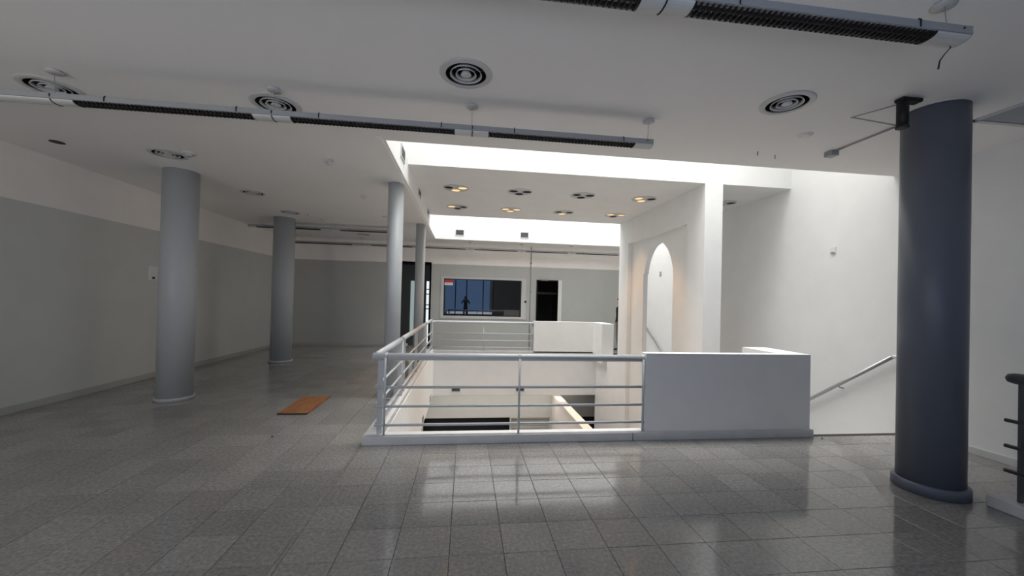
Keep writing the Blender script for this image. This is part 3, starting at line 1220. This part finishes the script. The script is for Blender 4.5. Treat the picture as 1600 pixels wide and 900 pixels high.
g = 'small ceiling sensors'
ceiling_disc('smoke_detector', 'white smoke detector on the ceiling between left column and light well', 'sensor', -1.90, 5.53, 0.06, 0.06, g)
ceiling_disc('smoke_detector', 'second smoke detector on the ceiling, beyond the first, near the slim column', 'sensor', -1.92, 7.40, 0.055, 0.05, g)
ceiling_disc('smoke_detector', 'small sensor on the ceiling right of the farther vent by the second left column', 'sensor', -3.62, 9.38, 0.05, 0.035, g)
ceiling_disc('smoke_detector', 'faint ceiling sensor between the second thick column and the slim column', 'sensor', -3.50, 9.88, 0.06, 0.03, g)
ceiling_disc('smoke_detector', 'faint ceiling sensor just left of the nearer slim column top', 'sensor', -1.90, 9.20, 0.06, 0.03, g)
ceiling_disc('smoke_detector', 'bright white disc sensor at the rim of the vent above the nearer left column', 'sensor', -3.70, 5.60, 0.075, 0.045, g)
b = B()
lathe(b, [(0.072, 0), (0.072, -0.006), (0.066, -0.009), (0, -0.009)], (3.56, 3.73, ZC), 28)
tag(obj('cover_plate', b, M['plastic']), 'plain flat white disc on the ceiling right of the upper right vent', 'cover plate')
b = B()
lathe(b, [(0.055, 0), (0.055, -0.002), (0, -0.002)], (3.56, 3.73, ZC - 0.009), 20)
obj('plate_face', b, M['plastic'], bpy.data.objects['cover_plate'])
b = B()
lathe(b, [(0.07, 0), (0.075, -0.004), (0.05, -0.010), (0, -0.006)], (-5.16, 5.51, ZC), 24)
o = tag(obj('empty_socket', b, M['brownbeam']), 'dark empty lamp socket in the ceiling at far left near the wall', 'socket')
for (x, y, lab) in ((3.70, 4.30, 'tiny sprinkler stub on the ceiling before the light well edge'),
                    (3.42, 4.24, 'second tiny ceiling stub left of the sprinkler stub')):
    b = B()
    tube(b, [(x, y, ZC), (x, y, ZC - 0.045)], 0.006, 8)
    tag(obj('ceiling_stub', b, M['housing']), lab, 'stub')

# black cylinder fixture on the ceiling near the thick column
t = thing('ceiling_spotlight', 'black cylinder fixture with stay rods hanging beside the blue column top', 'lamp', (3.74, 2.94, ZC))
b = B()
tube(b, [(3.74, 2.94, 3.225), (3.74, 2.94, 3.465)], 0.042, 24)
obj('cylinder', b, M['black'], t)
b = B()
box(b, 3.70, 3.90, 2.90, 2.98, 3.455, ZC)
obj('mounting_plate', b, M['black'], t, 0.01)
b = B()
lathe(b, [(0.042, 0), (0.047, 0), (0.047, 0.012), (0.042, 0.012)], (3.74, 2.94, 3.228), 24, True)
obj('rim', b, M['brownbeam'], t)
b = B()
tube(b, [(3.71, 2.96, 3.44), (3.60, 3.22, 3.452), (3.585, 3.26, 3.452)], 0.006, 8)
obj('stay_rod', b, M['housing'], t)
b = B()
tube(b, [(3.60, 3.25, 3.452), (3.735, 2.96, 3.255)], 0.006, 8)
obj('stay_rod', b, M['housing'], t)

# surface conduit with junction box
t = thing('ceiling_conduit', 'thin grey ceiling conduit ending in a small junction box left of the blue column', 'conduit', (4.2, 3.7, ZC))
b = B()
tube(b, [(4.24, 3.33, ZC - 0.012), (4.24, 4.05, ZC - 0.012)], 0.010, 8)
obj('pipe', b, M['housing'], t)
b = B()
box(b, 4.19, 4.29, 4.03, 4.13, ZC - 0.06, ZC)
obj('junction_box', b, M['housing'], t, 0.005)

# ceiling access panel at the right
t = thing('access_panel', 'framed blue grey ceiling access panel at the upper right picture edge', 'panel', (5.2, 2.6, ZC))
b = B()
x0, x1, y0, y1 = 4.80, 5.62, 2.10, 3.19
for q in ((x0, x1, y1 - 0.04, y1), (x0, x1, y0, y0 + 0.04), (x0, x0 + 0.04, y0, y1), (x1 - 0.04, x1, y0, y1)):
    box(b, q[0], q[1], q[2], q[3], ZC - 0.014, ZC)
obj('frame', b, M['vent'], t)
b = B()
box(b, x0 + 0.04, x1 - 0.04, y0 + 0.04, y1 - 0.04, ZC - 0.005, ZC)
obj('panel', b, M['hatch'], t)

# ------------------------------------------------------------------ small wall things and the board on the floor
t = thing('light_switch', 'white switch plate on the left wall beside the nearer thick column', 'switch', (XL, 8.04, 1.95))
b = B()
box(b, XL, XL + 0.018, 7.92, 8.12, 1.84, 2.10)
obj('plate', b, M['plastic'], t, 0.004)
b = B()
box(b, XL + 0.017, XL + 0.026, 7.99, 8.04, 1.865, 1.905)
obj('button', b, M['black'], t)
t = thing('wall_hook_plate', 'small white plate with a dark lower edge high on the right wall', 'wall plate', (XR, 5.57, 2.56))
b = B()
box(b, XR - 0.014, XR, 5.53, 5.62, 2.52, 2.62)
obj('plate', b, M['plastic'], t, 0.003)
b = B()
box(b, XR - 0.025, XR - 0.013, 5.545, 5.605, 2.525, 2.540)
obj('catch', b, M['housing'], t)
t = thing('wall_hook_plate', 'small grey plate on the right wall seen through the pointed arch', 'wall plate', (XR, 11.16, 2.55))
b = B()
box(b, XR - 0.014, XR, 11.10, 11.20, 2.46, 2.60)
obj('plate', b, M['ring_seam'], t, 0.003)
b = B()
box(b, XR - 0.022, XR - 0.013, 11.13, 11.17, 2.50, 2.56)
obj('catch', b, M['plastic'], t)

t = thing('wooden_board', 'brown wooden board lying flat on the floor tiles left of the railing', 'board', (-2.315, 6.08, 0.0))
b = B()
prism(b, [(-2.505, 5.62), (-2.118, 5.61), (-2.125, 6.53), (-2.525, 6.55)], 'z', 0.004, 0.024)
obj('panel', b, M['board'], t, 0.002)
b = B()
box(b, -2.505, -2.118, 5.606, 5.625, 0.001, 0.022)
obj('edge_strip', b, M['brownbeam'], t)

for (x, y, lab) in ((-2.167, 4.75, 'tiny dark crumb of debris on the tiles in front of the wooden board'),
                    (4.47, 4.36, 'tiny dark crumb of debris beside the right end of the front kerb')):
    b = B()
    bmesh.ops.create_icosphere(b, subdivisions=1, radius=0.013)
    for v in b.verts:
        v.co = Vector((v.co.x * random.uniform(.7, 1.3) + x, v.co.y * random.uniform(.7, 1.3) + y, v.co.z * 0.6 + 0.009))
    tag(obj('debris_crumb', b, M['black']), lab, 'debris', 'debris on the floor')

# ------------------------------------------------------------------ people


def skin_mesh(verts, edges, radii, root=0, sub=1):
    me = bpy.data.meshes.new('tmp')
    me.from_pydata(verts, edges, [])
    ob = bpy.data.objects.new('tmp', me)
    COL.objects.link(ob)
    md = ob.modifiers.new('s', 'SKIN')
    md.branch_smoothing = 0.6
    for i, sv in enumerate(me.skin_vertices[0].data):
        r = radii[i]
        sv.radius = r if isinstance(r, tuple) else (r, r)
        sv.use_root = (i == root)
    ss = ob.modifiers.new('u', 'SUBSURF')
    ss.levels = ss.render_levels = sub
    bpy.context.view_layer.update()
    dg = bpy.context.evaluated_depsgraph_get()
    out = bpy.data.meshes.new_from_object(ob.evaluated_get(dg))
    bpy.data.objects.remove(ob)
    return out


def person(label, loc, rot, arms, height=1.74):
    """standing figure, local +y is forward; arms: (elbow, wrist, finger direction, palm direction) for the right side, mirrored"""
    k = height / 1.74
    t = thing('person', label, 'person', loc)
    t.rotation_euler = (0, 0, rot)
    J = {'pelvis': (0, 0, .95), 'belly': (0, .01, 1.08), 'chest': (0, .0, 1.27), 'upper': (0, -.005, 1.40), 'neck': (0, .0, 1.48), 'skull0': (0, .015, 1.56), 'skull1': (0, .02, 1.65), 'skull2': (0, .012, 1.705)}
    Rr = {'pelvis': (.155, .115), 'belly': (.14, .105), 'chest': (.165, .115), 'upper': (.13, .085), 'neck': .052, 'skull0': (.062, .078), 'skull1': (.076, .095), 'skull2': (.055, .07)}
    E = [('pelvis', 'belly'), ('belly', 'chest'), ('chest', 'upper'), ('upper', 'neck'), ('neck', 'skull0'), ('skull0', 'skull1'), ('skull1', 'skull2')]
    for s, sg in (('r', 1), ('l', -1)):
        el, wr = arms[0], arms[1]
        J.update({'hip' + s: (.095 * sg, 0, .88), 'knee' + s: (.105 * sg, .02, .49), 'ankle' + s: (.11 * sg, -.02, .085), 'heel' + s: (.112 * sg, -.03, .045), 'toe' + s: (.125 * sg, .14, .034),
                  'sh' + s: (.185 * sg, -.005, 1.405), 'el' + s: (el[0] * sg, el[1], el[2]), 'wr' + s: (wr[0] * sg, wr[1], wr[2])})
        Rr.update({'hip' + s: .088, 'knee' + s: .056, 'ankle' + s: .040, 'heel' + s: .042, 'toe' + s: .032, 'sh' + s: .060, 'el' + s: .043, 'wr' + s: .027})
        E += [('pelvis', 'hip' + s), ('hip' + s, 'knee' + s), ('knee' + s, 'ankle' + s), ('ankle' + s, 'heel' + s), ('heel' + s, 'toe' + s), ('upper', 'sh' + s), ('sh' + s, 'el' + s), ('el' + s, 'wr' + s)]
    names = list(J)
    idx = {n_: i for i, n_ in enumerate(names)}
    me = skin_mesh([J[n_] for n_ in names], [(idx[a], idx[c]) for a, c in E], [Rr[n_] for n_ in names], idx['pelvis'], 2)
    bm = bmesh.new()
    bm.from_mesh(me)
    # colour regions by nearest bone
    bones = [(Vector(J[a]), Vector(J[c]), a, c) for a, c in E]
    for f in bm.faces:
        f.smooth = True
        p = f.calc_center_median()
        best, nb = 9, None
        for a, c, na, nc in bones:
            d = c - a
            u = max(0, min(1, (p - a).dot(d) / d.length_squared))
            dd = (p - a - d * u).length
            if dd < best:
                best, nb = dd, (na, nc, u)
        na, nc, u = nb
        if na in ('neck', 'skull0', 'skull1') or (na == 'upper' and nc == 'neck' and u > .75):
            f.material_index = 0
        elif na.startswith('el') and u > .93:
            f.material_index = 0
        elif na.startswith('ankle') or na.startswith('heel'):
            f.material_index = 3
        elif na.startswith('hip') or na.startswith('knee') or (na == 'pelvis' and nc.startswith('hip')) or p.z < 0.93 and na == 'pelvis':
            f.material_index = 2
        else:
            f.material_index = 1
    # hands with five fingers
    for sg in (1, -1):
        wr = Vector((arms[1][0] * sg, arms[1][1], arms[1][2]))
        fd = Vector((arms[2][0] * sg, arms[2][1], arms[2][2])).normalized()
        pn = Vector((arms[3][0] * sg, arms[3][1], arms[3][2])).normalized()
        sd = fd.cross(pn).normalized() * sg
        palm = wr + fd * 0.05
        V = [tuple(wr - fd * 0.01), tuple(palm), tuple(wr + fd * 0.09)]
        ED = [(0, 1), (1, 2)]
        RD = [(.026, .018), (.040, .016), (.040, .014)]
        hm = skin_mesh(V, ED, RD, 0, 1)
        bm.from_mesh(hm)
        for q, (off, ln, st_) in enumerate(((-.030, .068, .085), (-.010, .078, .09), (.011, .073, .09), (.030, .058, .083), (-.042, .055, .03))):
            base = wr + fd * st_ + sd * (-off)
            if q == 4:
                d1_ = (fd * 0.6 + sd * 0.8 + pn * .25).normalized()
            else:
                d1_ = (fd + pn * .15).normalized()
            d2_ = (d1_ + pn * .45).normalized()
            d3_ = (d2_ + pn * .45).normalized()
            P = [base - d1_ * .012, base + d1_ * ln * .45, base + d1_ * ln * .45 + d2_ * ln * .3, base + d1_ * ln * .45 + d2_ * ln * .3 + d3_ * ln * .25]
            fm = skin_mesh([tuple(v) for v in P], [(0, 1), (1, 2), (2, 3)], [.0095, .009, .008, .006], 0, 1)
            bm.from_mesh(fm)
    for v in bm.verts:
        v.co *= k
    me2 = bpy.data.meshes.new('body')
    bm.to_mesh(me2)
    bm.free()
    for m_ in ('skin', 'shirt', 'trouser', 'shoe'):
        me2.materials.append(M[m_])
    bo = bpy.data.objects.new('body', me2)
    COL.objects.link(bo)
    bo.parent = t

    def part(name, bm_, mat):
        for v in bm_.verts:
            v.co *= k
        for f in bm_.faces:
            f.smooth = True
        m3 = bpy.data.meshes.new(name)
        bm_.to_mesh(m3)
        bm_.free()
        m3.materials.append(mat)
        o_ = bpy.data.objects.new(name, m3)
        COL.objects.link(o_)
        o_.parent = t

    def ball(bm_, c, r):
        n0 = len(bm_.verts)
        g_ = bmesh.ops.create_uvsphere(bm_, u_segments=14, v_segments=10, radius=1)
        for v in g_['verts']:
            v.co = Vector((v.co.x * r[0] + c[0], v.co.y * r[1] + c[1], v.co.z * r[2] + c[2]))
    b_ = B()
    ball(b_, (0, -.005, 1.675), (.092, .108, .085))
    for v in b_.verts:                          # hairline: lift the front, keep the nape
        if v.co.y > 0.03 and v.co.z < 1.69:
            v.co.z = 1.69 + (v.co.z - 1.69) * 0.15
            v.co.y = min(v.co.y, 0.095)
    part('hair', b_, M['hair'])
    b_ = B()
    for sx in (-.032, .032):
        ball(b_, (sx, .098, 1.635), (.013, .010, .009))
    part('eyes', b_, M['eye'])
    b_ = B()
    ball(b_, (0, .112, 1.605), (.013, .018, .024))
    for sx in (-.083, .083):
        ball(b_, (sx, .012, 1.615), (.010, .020, .032))
    part('nose_and_ears', b_, M['skin'])
    b_ = B()
    ball(b_, (0, .095, 1.567), (.024, .008, .007))
    part('mouth', b_, M['lip'])
    return t


person('person in black top and grey trousers half hidden behind the arch wall edge', (5.205, 12.62, 0.0), PI / 2 + 0.1,
       ((.225, -.03, 1.14), (.215, .03, .90), (.02, .18, -1), (-1, .1, 0)), 1.78)
person('person taking the photograph, seen as a dark reflection in the far window', (0.0, -0.36, 0.0), 0.0,
       ((.27, .13, 1.24), (.085, .26, 1.55), (-.35, .1, 1), (-.9, .3, 0)), 1.80)
b = B()
box(b, -0.065, 0.065, -0.040, -0.032, 1.615, 1.682)
tag(obj('smartphone', b, M['black'], None, 0.004), 'black smartphone held up before the face by the photographing person', 'phone')
